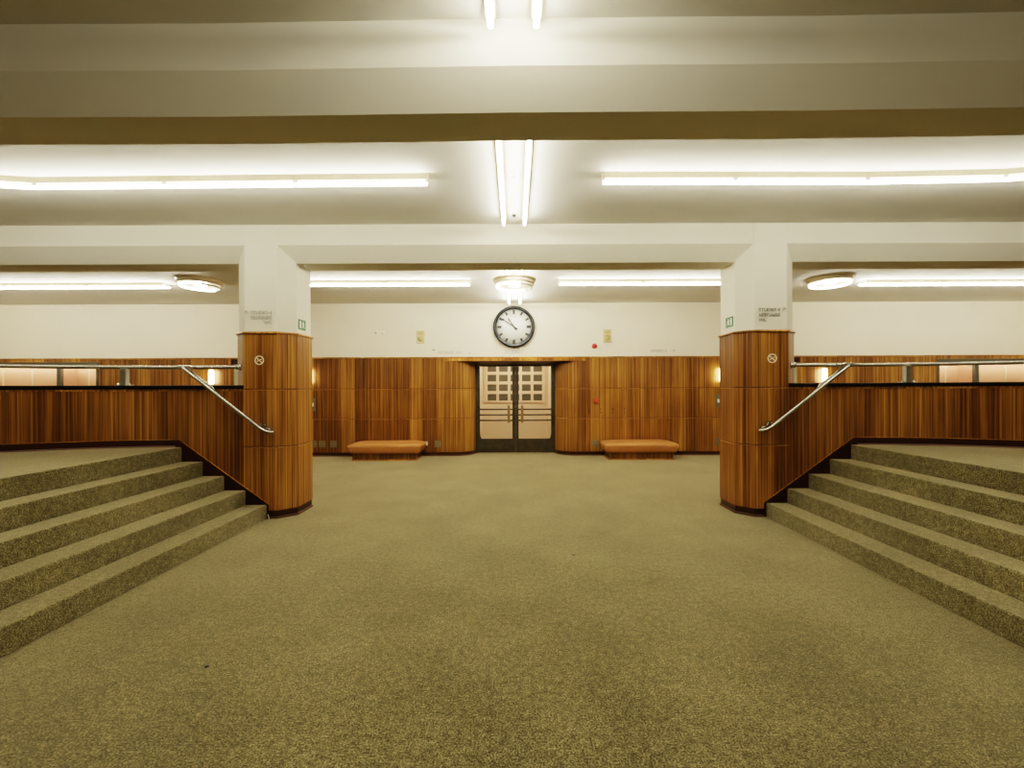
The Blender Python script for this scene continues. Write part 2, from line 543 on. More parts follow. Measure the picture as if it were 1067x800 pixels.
zr = [z0 - .05] + [q for k in range(5) for q in (z0 + k * GZ, z0 + k * GZ + PH)] + [zt]
for x in xs:
    for a, b_ in zip(zr[::2], zr[1::2]):
        box(bm, x - PW / 2, x + PW / 2, YV - 0.04, YV, a, b_)
win = struct('window_1', bm, 'pink', merge=False)
for x in xs:
    for k in range(5):
        bm = nb(); box(bm, x - PW / 2 - .002, x + PW / 2 + .002, YV - 0.014, YV - 0.004, z0 + k * GZ - .002, z0 + k * GZ + PH + .002)
        build('pane', bm, 'pane', win)
bm = nb(); box(bm, -0.5, 0.5, YD + 1.3, YD + 1.6, 2.70, 2.745)
tag(build('ceiling_lamp', bm, 'vest'), 'bright ceiling lamp above the vestibule behind the glass double door', 'lamp')

# side doors beyond the columns
for s, x0, x1, nm in ((-1, -6.52, -4.98, 'door_2'), (1, 5.0, 6.55, 'door_3')):
    bm = nb()
    box(bm, x0, x0 + .05, YB + 0.005, YB + 0.17, 0, 2.215)
    box(bm, x1 - .05, x1, YB + 0.005, YB + 0.17, 0, 2.215)
    d = struct(nm, bm, 'wood_trim')
    bm = nb(); box(bm, x0 + .05, x1 - .05, YB + 0.02, YB + 0.17, 2.10, 2.215)
    build('head', bm, 'skirt', d)
    bm = nb(); box(bm, x0 + .05, x1 - .05, YB + 0.12, YB + 0.17, 0.01, 2.10)
    leaf = build('door_leaf', bm, 'doorgreen', d)
    bm = nb(); xm = (x0 + x1) / 2
    tube(bm, roundpath([(xm - s * .5, YB + .12, 1.02), (xm - s * .5, YB + .07, 1.02), (xm - s * .38, YB + .07, 1.02)], .02), .01, 8)
    build('door_handle', bm, 'satin', leaf)

# ------------------------------------------------------------------ display cases in the back wall
def display_case(x0, x1, standards, label):
    t = thing('display_case', label, 'display case', ((x0 + x1) / 2, YB, 0.9), 0, 'lit display cases in the back wall')
    ox, oy, oz = t.location
    def L(bm_):
        bmesh.ops.translate(bm_, verts=bm_.verts, vec=(-ox, -oy, -oz)); return bm_
    zt, zb = 2.162, 0.9
    f = 0.045
    bm = nb()
    box(bm, x0, x0 + f, YB - .005, YB + .05, zb, zt); box(bm, x1 - f, x1, YB - .005, YB + .05, zb, zt)
    box(bm, x0 + f, x1 - f, YB - .005, YB + .05, zt - 0.055, zt); box(bm, x0 + f, x1 - f, YB - .005, YB + .05, zb, zb + f)
    build('frame', L(bm), 'caseframe', t)
    bm = nb()
    box(bm, x0, x1, YB + .38, YB + .40, zb, zt)
    build('back_panel', L(bm), 'copper', t)
    bm = nb()
    box(bm, x0, x0 + .015, YB + .05, YB + .38, zb, zt); box(bm, x1 - .015, x1, YB + .05, YB + .38, zb, zt)
    box(bm, x0 + .015, x1 - .015, YB + .05, YB + .38, zb, zb + .02)
    build('side_lining', L(bm), 'copper', t)
    bm = nb()
    box(bm, x0 + .015, x1 - .015, YB + .05, YB + .38, zt - .07, zt)
    build('top_lining', L(bm), 'skirt', t)
    bm = nb()
    box(bm, x0 + .03, x1 - .03, YB + .20, YB + .23, 2.058, 2.085)
    build('light_strip', L(bm), 'casestrip', t)
    for x in standards:
        bm = nb(); box(bm, x - .016, x + .016, YB + .368, YB + .38, zb + .02, 2.01)
        for k in range(24):
            box(bm, x - .006, x + .006, YB + .366, YB + .368, zb + .1 + k * .036, zb + .118 + k * .036)
        build('shelf_standard', L(bm), 'batten', t)
    bm = nb(); box(bm, x0 + f, x1 - f, YB + .018, YB + .024, zb + f, zt - .055)
    build('glass_pane', L(bm), 'glass', t)
    return t
display_case(-10.36, -9.48, [-10.06], 'narrow lit display case beside the left veneer panelling, with copper backing')
display_case(-12.4, -10.37, [-10.72, -11.40, -12.1], 'wide lit display case at the far left end of the back wall')
display_case(9.61, 10.50, [10.18], 'narrow lit display case beside the right veneer panelling, with pale copper backing')
display_case(10.51, 12.5, [10.86, 11.6], 'wide lit display case at the far right end of the back wall')
for nm, x0, x1 in (('trim_12', -XS, -9.48), ('trim_13', 9.61, XS)):
    bm = nb(); box(bm, x0, x1, YB, YB + .06, 0.0, 0.9); struct(nm, bm, 'wood_back')
bm = nb(); box(bm, -XS, -9.4, YB + .41, YB + .5, 0, 2.3); box(bm, 9.5, XS, YB + .41, YB + .5, 0, 2.3)
struct('wall_case_back', bm, 'side')
bm = nb()
for x0, x1 in ((-9.4, -1.08), (1.10, 9.5)):
    box(bm, x0, x1, YB + .18, YB + .30, 0, 2.24)
struct('wall_back_lower', bm, 'side')

# ------------------------------------------------------------------ columns
def octo(cx, off=0.0, y_shift=0.0):
    a, b_ = 0.198, 0.365
    y0, y1, y2, y3 = 4.90, 5.05, 5.41, 5.56
    k = off * 0.414
    return [(cx - a - k, y0 - off), (cx + a + k, y0 - off), (cx + b_ + off, y1 - k), (cx + b_ + off, y2 + k),
            (cx + a + k, y3 + off), (cx - a - k, y3 + off), (cx - b_ - off, y2 + k), (cx - b_ - off, y1 - k)]

def column(cx, label):
    t = thing('column', label, 'column', (cx, 5.23, 0))
    def L(bm_):
        bmesh.ops.translate(bm_, verts=bm_.verts, vec=(-cx, -5.23, 0)); return bm_
    bm = nb(); prism(bm, octo(cx, -0.0155), 2.19, H - 0.002)
    build('plaster_shaft', L(bm), 'beam', t)
    bm = nb()
    lev = [0.095] + SEAM + [2.178]
    for k, (a, b_) in enumerate(zip(lev[:-1], lev[1:])):
        prism(bm, octo(cx), a + (.008 if k else 0), b_ - (.008 if k < 2 else 0), u0=cx + 9)
    build('veneer_cladding', L(bm), 'wood_col', t)
    bm = nb(); prism(bm, octo(cx, -0.012), 0.05, 2.17)
    build('groove_backing', L(bm), 'skirt', t)
    bm = nb()
    for z in SEAM:
        prism(bm, octo(cx, -0.001), z - 0.0085, z - 0.002)
    build('bead', L(bm), 'wood_trim', t)
    bm = nb(); prism(bm, octo(cx, 0.016), 2.178, 2.206)
    build('cap_moulding', L(bm), 'wood_trim', t, bevel=0.009, seg=3)
    bm = nb(); prism(bm, octo(cx, -0.010), 0.022, 0.095)
    build('plinth', L(bm), 'skirt', t)
    bm = nb(); prism(bm, octo(cx, 0.006), 0.0, 0.022)
    build('plinth_bead', L(bm), 'bead', t, bevel=0.006)
    return t
CL, CR = -3.003, 3.030
column(CL, 'left octagonal column, cream plaster above a veneered wooden base, beside the left stairs')
column(CR, 'right octagonal column, cream plaster above a veneered wooden base, beside the right stairs')

# ------------------------------------------------------------------ stairs, parapets, handrails (mirrored for the right side)
RIS, TRD, X0 = 0.17, 0.25, 2.92
def curve_y(ax):
    if ax <= 3.95:
        return 4.90
    if ax <= 6.2:
        return 4.90 - 0.145 * (ax - 3.95) ** 2
    return 4.90 - 0.145 * 2.25 ** 2 - 0.65 * (ax - 6.2)
def run_pts(a0, a1, off=0.0, step=0.1):
    n = max(2, int(round((a1 - a0) / step)))
    pts = []
    for k in range(n + 1):
        ax = a0 + (a1 - a0) * k / n
        s = (curve_y(ax + .01) - curve_y(ax - .01)) / .02
        L_ = math.hypot(1, s)
        pts.append((ax + off * s / L_, curve_y(ax) - off / L_))
    return pts

def side(sgn, word, dx):
    mir = lambda pts: [(sgn * (p[0] + dx), *p[1:]) for p in pts]
    # --- stairs
    st = thing('carpeted_staircase', f'{word} flight of five olive carpeted steps rising to the side landing', 'stairs', (sgn * (X0 + dx), 2.0, 0))
    base = Vector(st.location)
    def L(bm_, b0=base):
        bmesh.ops.translate(bm_, verts=bm_.verts, vec=-b0); return bm_
    for k in range(4):
        bm = nb()
        xa, xb = X0 + TRD * k, X0 + TRD * (k + 1) + (0.0)
        prism(bm, mir([(xa, -3.39), (xb, -3.39), (xb, 4.889), (xa, 4.889)]), 0.0, RIS * (k + 1))
        o = build('step', L(bm), 'carpet', st, bevel=0.012, seg=3)
    bm = nb()
    edge = run_pts(3.98, 7.5, 0.013)
    prism(bm, mir([(X0 + 4 * TRD, -3.39), (7.54, -3.39), (7.54, edge[-1][1])] + edge[::-1] + [(X0 + 4 * TRD, 4.888)]), 0.0, RIS * 5)
    build('landing', L(bm), 'carpet', st, bevel=0.010, seg=2)
    # --- parapet
    pa = thing('parapet_wall', f'low veneered parapet wall with black ledge along the {word} landing', 'parapet', (sgn * (4.2 + dx), 4.95, 0))
    pb = Vector(pa.location)
    front = run_pts(3.2 - 0.0, 7.5)
    # the plan polygon thickened away from the camera
    def thick(pts, y_in, y_out):
        f = [(p[0], p[1] + y_in) for p in pts]; b_ = [(p[0], p[1] + y_out) for p in pts]
        return f + b_[::-1]
    bm = nb(); prism(bm, mir(thick(front, 0.002, 0.11)), 0.0, 1.505, u0=31)
    build('veneer_panel', L(bm, pb), 'wood_par', pa)
    bm = nb(); prism(bm, mir(thick(front, -0.004, 0.112)), 1.505, 1.528)
    build('veneer_edge', L(bm, pb), 'wood_par', pa)
    bm = nb(); prism(bm, mir(thick(front, -0.008, 0.125)), 1.528, 1.575)
    build('ledge', L(bm, pb), 'black', pa, bevel=0.004)
    bm = nb()
    plate(bm, [(sgn * (x + dx), z) for x, z in ((2.905, 0.0), (2.905, 0.165), (3.955, 0.93), (3.955, 0.0))], 4.892, 4.899)
    sk = [p for p in run_pts(3.955, 7.5)]
    prism(bm, mir(thick(sk, -0.008, 0.002)), 0.5, 0.932)
    build('skirting', L(bm, pb), 'skirt', pa)
    bm = nb()
    plate(bm, [(sgn * (x + dx), z) for x, z in ((2.902, 0.165), (2.902, 0.172), (3.958, 0.940), (3.958, 0.931))], 4.890, 4.899)
    prism(bm, mir(thick(sk, -0.010, 0.002)), 0.932, 0.939)
    build('skirting_lip', L(bm, pb), 'wood_trim', pa)
    bm = nb()
    prism(bm, mir(thick(run_pts(4.0, 7.5), -0.034, -0.008)), RIS * 5 + .0005, RIS * 5 + 0.014)
    build('carpet_edging', L(bm, pb), 'edge', pa)
    # --- handrail
    hr = thing('handrail', f'{word} tubular steel handrail on the parapet, with a branch sloping down the stairs', 'handrail', (sgn * (3.9 + dx), 4.95, 1.575))
    hb = Vector(hr.location)
    rail = [(3.262, 4.975, 1.79)] + [(p[0], p[1] + 0.06, 1.79) for p in run_pts(3.45, 7.5)]
    bm = nb(); tube(bm, mir(rail), 0.0225, 14); build('top_rail', L(bm, hb), 'chrome', hr)
    bm = nb()
    # flange on the outer chamfer of the column
    p = Vector((sgn * (3.272 + dx), 4.972, 1.79)); d = Vector((sgn * 1.0, -0.25, 0)).normalized()
    tube(bm, [p - d * .012, p + d * .012], 0.042, 16)
    tube(bm, [p + d * .012, p + d * .05], 0.030, 14)
    build('wall_flange', L(bm, hb), 'chrome', hr)
    bm = nb()
    pts = [(3.80, 4.955, 1.79), (3.845, 4.80, 1.785), (2.955, 4.80, 1.082), (2.86, 4.775, 1.038), (2.795, 4.765, 1.028), (2.82, 4.835, 1.040), (2.975, 4.893, 1.092)]
    rp = roundpath(pts[:3], 0.06, 6)[:-1] + roundpath(pts[1:], 0.06, 6)[2:] if False else roundpath(pts, 0.055, 6)
    tube(bm, mir(rp), 0.0225, 14)
    build('sloping_rail', L(bm, hb), 'chrome', hr)
    bm = nb()
    q = Vector((sgn * (2.975 + dx), 4.896, 1.092)); tube(bm, [q, q + Vector((0, -.012, 0))], 0.036, 16)
    build('lower_flange', L(bm, hb), 'chrome', hr)
    bm = nb()   # welded strap along the head of the sloping rail
    tube(bm, mir([(3.80, 4.80, 1.792), (3.50, 4.80, 1.556), (3.46, 4.80, 1.505)]), 0.010, 8)
    build('strap', L(bm, hb), 'chrome', hr)
    bm = nb()
    ax = 4.50; yy = curve_y(ax) + 0.06
    tube(bm, mir([(3.70, 4.962, 1.79), (4.02, 4.958, 1.79)]), 0.026, 14)
    build('sleeve', L(bm, hb), 'chrome', hr)
    for ax in (4.60, 6.6):
        yy = curve_y(ax) + 0.06
        bm = nb()
        x_ = sgn * (ax + dx)
        prism(bm, [(x_ - .04, yy - .02), (x_ - .032, yy - .028), (x_ + .032, yy - .028), (x_ + .04, yy - .02), (x_ + .04, yy + .02), (x_ - .04, yy + .02)], 1.583, 1.772)
        post = build('post', L(bm, hb), 'satin', hr)
        bm = nb(); box(bm, x_ - .085, x_ + .085, yy - .035, yy + .035, 1.575, 1.583)
        build('base_plate', L(bm, hb), 'satin', post)
        for e in (-1, 1):
            bm = nb(); lathe(bm, [(0, .022), (.009, .02), (.013, 0.0)], 10, (x_ + e * .066, yy - .01, 1.583)); build('bolt', L(bm, hb), 'chrome', post)
side(-1, 'left', 0.0)
side(1, 'right', 0.027)

# ------------------------------------------------------------------ leather benches
def bench(x, y0, label):
    t = thing('upholstered_bench', label, 'bench', (x, y0 + 0.32, 0), 0, 'tan leather benches along the back wall')
    W, D = 0.78, 0.32       # half sizes
    def ring(ix, iy, z, rad):
        pts = []
        for cx_, cy_, a0 in ((1, 1, 0), (-1, 1, PI / 2), (-1, -1, PI), (1, -1, 1.5 * PI)):
            for k in range(6):
                a = a0 + PI / 2 * k / 5
                pts.append((cx_ * (W - ix - rad) + rad * math.cos(a), cy_ * (D - iy - rad) + rad * math.sin(a), z))
        return pts
    rings = [ring(.075, .05, .155, .03), ring(.055, .035, .158, .04), ring(.035, .02, .19, .045), ring(.008, .004, .275, .05), ring(0, 0, .305, .055), ring(.004, .003, .325, .06),
             ring(.02, .012, .342, .07), ring(.07, .05, .358, .09), ring(.16, .11, .376, .11), ring(.24, .17, .383, .10), ring(.45, .26, .385, .05)]
    bm = nb()
    vs = [[bm.verts.new(p) for p in r] for r in rings]
    n = len(vs[0])
    for a, b_ in zip(vs[:-1], vs[1:]):
        for k in range(n):
            bm.faces.new([a[k], a[(k + 1) % n], b_[(k + 1) % n], b_[k]]).smooth = True
    bm.faces.new(vs[-1]).smooth = True; bm.faces.new(vs[0][::-1])
    build('seat_cushion', bm, 'leather', t)
    bm = nb(); box(bm, -.68, .68, -.255, .28, .022, .156)
    base = build('plinth', bm, 'wood_base', t)
    bm = nb(); box(bm, -.695, .695, -.27, .28, 0, .022); build('base_strip', bm, 'wood_trim', base)
    return t
bench(-2.778, 8.77, 'long tan leather bench on wooden plinth, left of the glass double door')
bench(2.690, 8.77, 'long tan leather bench on wooden plinth, right of the glass double door')

# ------------------------------------------------------------------ clock
cz, cx_ = 2.925, -0.015
t = thing('wall_clock', 'large round white clock with black rim above the double door', 'clock', (cx_, YB + .012, cz))
bm = nb(); lathe(bm, [(.0, 0), (.462, 0), (.470, -.02), (.470, -.06), (.455, -.082), (.425, -.085), (.40, -.07), (.395, -.035)], 64, axis='y'); build('rim', bm, 'clockrim', t)
bm = nb(); lathe(bm, [(0, -.03), (.415, -.03), (.415, -.02)], 64, axis='y'); build('dial', bm, 'dial', t)
def dash(bm, ang, r0, r1, w, y, w1=None):
    w1 = w if w1 is None else w1
    d = (math.sin(ang), math.cos(ang)); n_ = (math.cos(ang), -math.sin(ang))
    plate(bm, [(d[0] * r0 + n_[0] * w, d[1] * r0 + n_[1] * w), (d[0] * r1 + n_[0] * w1, d[1] * r1 + n_[1] * w1),
               (d[0] * r1 - n_[0] * w1, d[1] * r1 - n_[1] * w1), (d[0] * r0 - n_[0] * w, d[1] * r0 - n_[1] * w)], y, y + .003)
for k in range(12):
    bm = nb()
    dash(bm, k * PI / 6, .285 if k % 3 == 0 else .30, .385, .028 if k % 3 == 0 else .022, -.034)
    build('hour_mark', bm, 'ink', t, merge=False)
bm = nb()
for k in range(60):
    if k % 5:
        dash(bm, k * PI / 30, .365, .385, .006, -.034)
build('minute_marks', bm, 'ink', t, merge=False)
ha, ma = math.radians(325.5), math.radians(304)
bm = nb(); dash(bm, ha, -.09, .17, .019, -.042, .014); dash(bm, ha, .17, .25, .034, -.042, .004); build('hour_hand', bm, 'hand', t, merge=False)
bm = nb(); dash(bm, ma, -.10, .27, .016, -.048, .010); dash(bm, ma, .27, .37, .028, -.048, .003); build('minute_hand', bm, 'hand', t, merge=False)
bm = nb(); lathe(bm, [(0, -.054), (.024, -.054), (.024, -.034)], 20, axis='y'); build('hub', bm, 'hand', t)

# ------------------------------------------------------------------ lettering on walls and columns
def lettering(label, lines, mat, y, arrow=None):
    x0, z0 = lines[-1][2], lines[-1][3]
    t = thing('wall_lettering', label, 'lettering', (x0, y, z0))
    def L(bm_):
        bmesh.ops.translate(bm_, verts=bm_.verts, vec=(-x0, -y, -z0)); return bm_
    for s, size, x, z, al in lines:
        bm = nb()
        text_mesh(bm, s, size, x, z, y - 0.004, al)
        build('sign_text', L(bm), mat, t, merge=False)
    if arrow:
        bm = nb()
        ax, az, ang, L_ = arrow
        d = (math.cos(ang), math.sin(ang))
        def bar(p, q, w=.0048):
            dx, dz = q[0] - p[0], q[1] - p[1]; l = math.hypot(dx, dz); nx, nz = -dz / l * w, dx / l * w
            plate(bm, [(p[0] + nx, p[1] + nz), (q[0] + nx, q[1] + nz), (q[0] - nx, q[1] - nz), (p[0] - nx, p[1] - nz)], y - .008, y)
        tip = (ax + d[0] * L_ / 2, az + d[1] * L_ / 2)
        bar((ax - d[0] * L_ / 2, az - d[1] * L_ / 2), tip)
        for e in (-1, 1):
            a2 = ang + PI + e * 0.75
            bar(tip, (tip[0] + math.cos(a2) * L_ * .5, tip[1] + math.sin(a2) * L_ * .5))
        build('arrow', L(bm), mat, t, merge=False)
    return t
YC = 4.9155
lettering('pale raised metal letters STUDIO 4 VESTIAIRE WC on the left column', [('STUDIO 4', .058, -2.868, 2.412, 'RIGHT'), ('VESTIAIRE', .058, -2.868, 2.354, 'RIGHT'), ('WC', .058, -2.868, 2.297, 'RIGHT')], 'letter_pale', YC, (-3.165, 2.436, math.radians(135), .05))
lettering('grey raised metal letters STUDIO 4 VESTIAIRE WC on the right column', [('STUDIO 4', .058, 2.885, 2.424, 'LEFT'), ('VESTIAIRE', .058, 2.885, 2.364, 'LEFT'), ('WC', .058, 2.885, 2.306, 'LEFT')], 'letter', YC, (3.185, 2.446, math.radians(45), .05))
lettering('faint pale letters STUDIO 1 on the wall right under the clock', [('STUDIO 1', .095, cx_, 2.325, 'CENTER')], 'letter_pale', YB + .012)
lettering('faint pale letters VESTIAIRE WC with an arrow, left of the clock', [('VESTIAIRE · WC', .082, -1.76, 2.325, 'LEFT')], 'letter_pale', YB + .012, (-1.03, 2.345, math.radians(-45), .06))
lettering('faint pale letters STUDIO 4 with an arrow, right of the clock', [('STUDIO 4', .082, 3.10, 2.345, 'LEFT')], 'letter_pale', YB + .012, (3.60, 2.375, 0, .08))

# ------------------------------------------------------------------ no-smoking signs on the columns
def no_smoking(x, z, label):
    t = thing('no_smoking_sign', label, 'sign', (x, 4.90, z))
    bm = nb()
    lathe(bm, [(.043, 0), (.055, 0), (.055, -.004), (.043, -.004), (.043, 0)], 40, axis='y', smooth=False)
    a = math.radians(-42); d = (math.cos(a), math.sin(a)); n_ = (-d[1] * .0055, d[0] * .0055)
    plate(bm, [(d[0] * .046 + n_[0], d[1] * .046 + n_[1]), (-d[0] * .046 + n_[0], -d[1] * .046 + n_[1]), (-d[0] * .046 - n_[0], -d[1] * .046 - n_[1]), (d[0] * .046 - n_[0], d[1] * .046 - n_[1])], -.004, 0)
    build('ring_and_slash', bm, 'sign_white', t, merge=False)
    bm = nb()
    a = math.radians(28); d = (math.cos(a), math.sin(a)); n_ = (-d[1] * .005, d[0] * .005)
    for r0, r1 in ((-.032, -.01), (.010, .032)):
        plate(bm, [(d[0] * r1 + n_[0], d[1] * r1 + n_[1]), (d[0] * r0 + n_[0], d[1] * r0 + n_[1]), (d[0] * r0 - n_[0], d[1] * r0 - n_[1]), (d[0] * r1 - n_[0], d[1] * r1 - n_[1])], -.004, 0)
    build('cigarette', bm, 'sign_white', t, merge=False)
no_smoking(-3.012, 1.868, 'round white no smoking sign on the wooden left column')
no_smoking(3.035, 1.868, 'round white no smoking sign on the wooden right column')

# ------------------------------------------------------------------ green exit signs on the inner column faces
def exit_sign(x, yc, zc, rotz, flip, label):
    t = thing('exit_sign', label, 'sign', (x, yc, zc), rotz)
    w, h = .085, .062
    bm = nb(); box(bm, -w, w, -.006, 0, -h, h); build('board', bm, 'green', t)
    f = -1 if flip else 1
    def poly(bm, pts):
        plate(bm, [(f * a, b_) for a, b_ in pts], -.0075, -.006)
    bm = nb()
    poly(bm, [(-.062, -.044), (-.030, -.044), (-.030, .044), (-.062, .044)])
    build('door_mark', bm, 'exit_white', t)
    bm = nb()
    lathe(bm, [(0, -.0075), (.0095, -.0075), (.0095, -.006)], 14, (f * .022, 0, .036), axis='y')
    def limb(p, q, w_):
        dx, dz = q[0] - p[0], q[1] - p[1]; l = math.hypot(dx, dz); a, b_ = -dz / l * w_, dx / l * w_
        poly(bm, [(p[0] + a, p[1] + b_), (q[0] + a, q[1] + b_), (q[0] - a, q[1] - b_), (p[0] - a, p[1] - b_)])
    limb((.020, .026), (.024, -.010), .010)
    limb((.020, .020), (-.004, .008), .0045); limb((-.004, .008), (-.014, .018), .004)
    limb((.024, .020), (.044, .010), .0045); limb((.044, .010), (.046, -.008), .004)
    limb((.022, -.008), (.002, -.020), .006); limb((.002, -.020), (-.004, -.044), .005)
    limb((.026, -.008), (.036, -.028), .006); limb((.036, -.028), (.058, -.034), .005)
    build('running_figure', bm, 'exit_white', t, merge=False)
XI = 0.365 - 0.0155
exit_sign(CL + XI + .0005, 5.18, 2.325, PI / 2, False, 'small green running figure exit sign on the left column')
exit_sign(CR - XI - .0005, 5.18, 2.340, -PI / 2, True, 'small green running figure exit sign on the right column')

# ------------------------------------------------------------------ small things on the back wall
PXM = 433.0
def bx(px): return (px - 536.5) * YB / PXM
def bz(px, py): return EYE + (405 - (px - 536.5) * 0.0038 - py) * YB / PXM
YW = YB + .012
def speaker(px, py, label):
    t = thing('wall_speaker', label, 'speaker', (bx(px), YW, bz(px, py)))
    bm = nb(); box(bm, -.088, .088, -.03, 0, -.145, .145); build('case', bm, 'beige', t, bevel=.006)
    bm = nb(); lathe(bm, [(0, -.033), (.062, -.033), (.062, -.029)], 24, (0, 0, -.045), axis='y'); box(bm, -.05, .05, -.033, -.029, .05, .115); build('grille', bm, 'beige2', t)
    bm = nb(); lathe(bm, [(0, -.040), (.018, -.036), (.02, -.032)], 16, (0, 0, -.045), axis='y'); build('cone', bm, 'beige', t)
speaker(438.5, 351, 'beige rectangular wall speaker left of the clock')
speaker(633, 349.8, 'beige rectangular wall speaker right of the clock')
t = thing('fire_alarm', 'round red fire alarm sounder on the wall right of the door', 'alarm', (bx(619.5), YW, bz(619.5, 360.5)))
bm = nb(); lathe(bm, [(.058, 0), (.058, -.03), (.05, -.034)], 24, axis='y'); lathe(bm, [(0, -.034), (.05, -.034)], 24, axis='y'); build('mounting_base', bm, 'red', t)
bm = nb(); lathe(bm, [(.05, -.034), (.046, -.062), (.03, -.08), (0, -.086)], 24, axis='y'); build('dome', bm, 'red', t)
t = thing('call_point', 'square red fire call point on the wooden panelling right of the door', 'call point', (bx(621), YB, bz(621, 417.2)))
bm = nb(); box(bm, -.046, .046, -.045, 0, -.048, .048); build('case', bm, 'red2', t, bevel=.006)
bm = nb(); box(bm, -.02, .02, -.048, -.044, -.012, .026); build('window', bm, 'plate', t)
t = thing('detector_box', 'small white box on the plaster below the left wall speaker', 'box', (bx(452), YW, bz(452, 362)))
bm = nb(); box(bm, -.032, .032, -.03, 0, -.05, .07); build('case', bm, 'white', t, bevel=.008)
bm = nb(); box(bm, -.028, .028, -.026, 0, -.062, -.05); build('sensor', bm, 'ink', t)
t = thing('round_socket', 'small round white socket with dark centre high on left plaster', 'socket', (bx(392), YW, bz(392, 346.3)))
bm = nb(); lathe(bm, [(0, -.012), (.045, -.012), (.05, 0)], 24, axis='y'); build('plate', bm, 'white', t)
bm = nb(); lathe(bm, [(0, -.014), (.016, -.014), (.016, -.010)], 14, axis='y'); build('centre', bm, 'plate', t)
bm = nb(); lathe(bm, [(0, YW - .012), (.04, YW - .012), (.045, YW)], 24, (bx(399), 0, bz(399, 346.3)), axis='y')
tag(build('blank_socket_cover', bm, 'white'), 'plain white round cover beside the round socket on left plaster', 'cover plate')
def plate_thing(px, py, label, w=.075, h=.075, name='floor_level_plate'):
    t = thing(name, label, 'wall plate', (bx(px), YB, bz(px, py)))
    bm = nb(); box(bm, -w, w, -.008, 0, -h, h); build('cover', bm, 'plate', t, bevel=.003)
    for e in (-1, 1):
        bm = nb()
        lathe(bm, [(0, -.011), (.006, -.010), (.007, -.007)], 8, (e * w * .8, 0, 0), axis='y')
        build('screw', bm, 'satin', t)
plate_thing(335.5, 462.5, 'square grey cover plate low on the panelling, nearest the left column')
plate_thing(347.3, 462.5, 'square grey cover plate low on the panelling, just left of the left bench')
plate_thing(456.3, 462.2, 'square grey cover plate low on the panelling, right of the left bench')
plate_thing(620, 461.8, 'square grey cover plate low on the panelling, left of the right bench')
plate_thing(326, 462.5, 'square grey cover plate low behind the edge of the left column')
plate_thing(748.5, 460, 'square grey cover plate low behind the edge of the right column')
def reader(px, py, label):
    t = thing('card_reader', label, 'card reader', (bx(px), YB, bz(px, py)))
    bm = nb(); box(bm, -.075, .075, -.015, 0, -.15, .15); build('mounting_plate', bm, 'plate', t, bevel=.004)
    bm = nb(); box(bm, -.03, .035, -.02, -.014, -.04, .04); build('button', bm, 'white', t)
reader(325.5, 421.5, 'tall grey wall reader plate beside the left column edge')
reader(748.5, 417.5, 'tall grey wall reader plate with pale button beside the right column edge')
t = thing('wall_socket', 'square white power socket on the panelling at the end of left bench', 'socket', (bx(443.6), YB, bz(443.6, 462)))
bm = nb(); box(bm, -.042, .042, -.02, 0, -.045, .045); build('plate', bm, 'white', t, bevel=.005)
bm = nb(); lathe(bm, [(0, -.022), (.017, -.022), (.017, -.018)], 14, axis='y'); build('hole', bm, 'plate', t)
ORD = ['first', 'second', 'third', 'fourth']
for k, px in enumerate((613.6, 625.8, 638.4, 650.5)):
    x, z = bx(px), bz(px, 427.8)
    t = thing('slot_mark', f'dark slit in the panelling under the call point, {ORD[k]} from the door', 'slit', (x, YB, z), 0, 'dark slits in the right panelling')
    for a, c in (((-.055, .05),) if k == 0 else ((-.055, -.02), (.02, .055))):
        bm = nb()
        plate(bm, [(-.011, a), (.007, a), (.010, c), (-.006, c)], -.003, .012)
        build('mounting_slit', bm, 'ink', t)

# sconces
def sconce(x, zb, zt, label, y=YB):
    t = thing('wall_sconce', label, 'wall lamp', (x, y, (zb + zt) / 2), 0, 'upright tube sconces on the back wall')
    h = (zt - zb) / 2
    bm = nb(); lathe(bm, [(0, -h * .72), (.045, -h * .72), (.05, -h * .66), (.05, h * .66), (.045, h * .72), (0, h * .72)], 20, (0, -.085, 0)); build('glass_tube', bm, 'sconce', t)
    for e in (-1, 1):
        bm = nb()
        lathe(bm, [(0, e * h), (.022, e * h), (.03, e * h * .73), (0, e * h * .725)], 16, (0, -.085, 0))
        build('end_cap', bm, 'satin', t)
        bm = nb()
        tube(bm, [(0, -.085, e * h * .88), (0, 0, e * h * .88)], .011, 8)
        build('bracket', bm, 'satin', t)
sconce(-6.84, 1.60, 2.02, 'glowing upright tube sconce on the panelling left of the left column')
sconce(6.98, 1.58, 2.00, 'glowing upright tube sconce on the panelling right of the right column')
sconce(-4.66, 1.62, 2.02, 'glowing upright tube sconce just showing past the inner edge of the left column')
sconce(4.66, 1.62, 2.02, 'glowing upright tube sconce just showing past the inner edge of the right column')

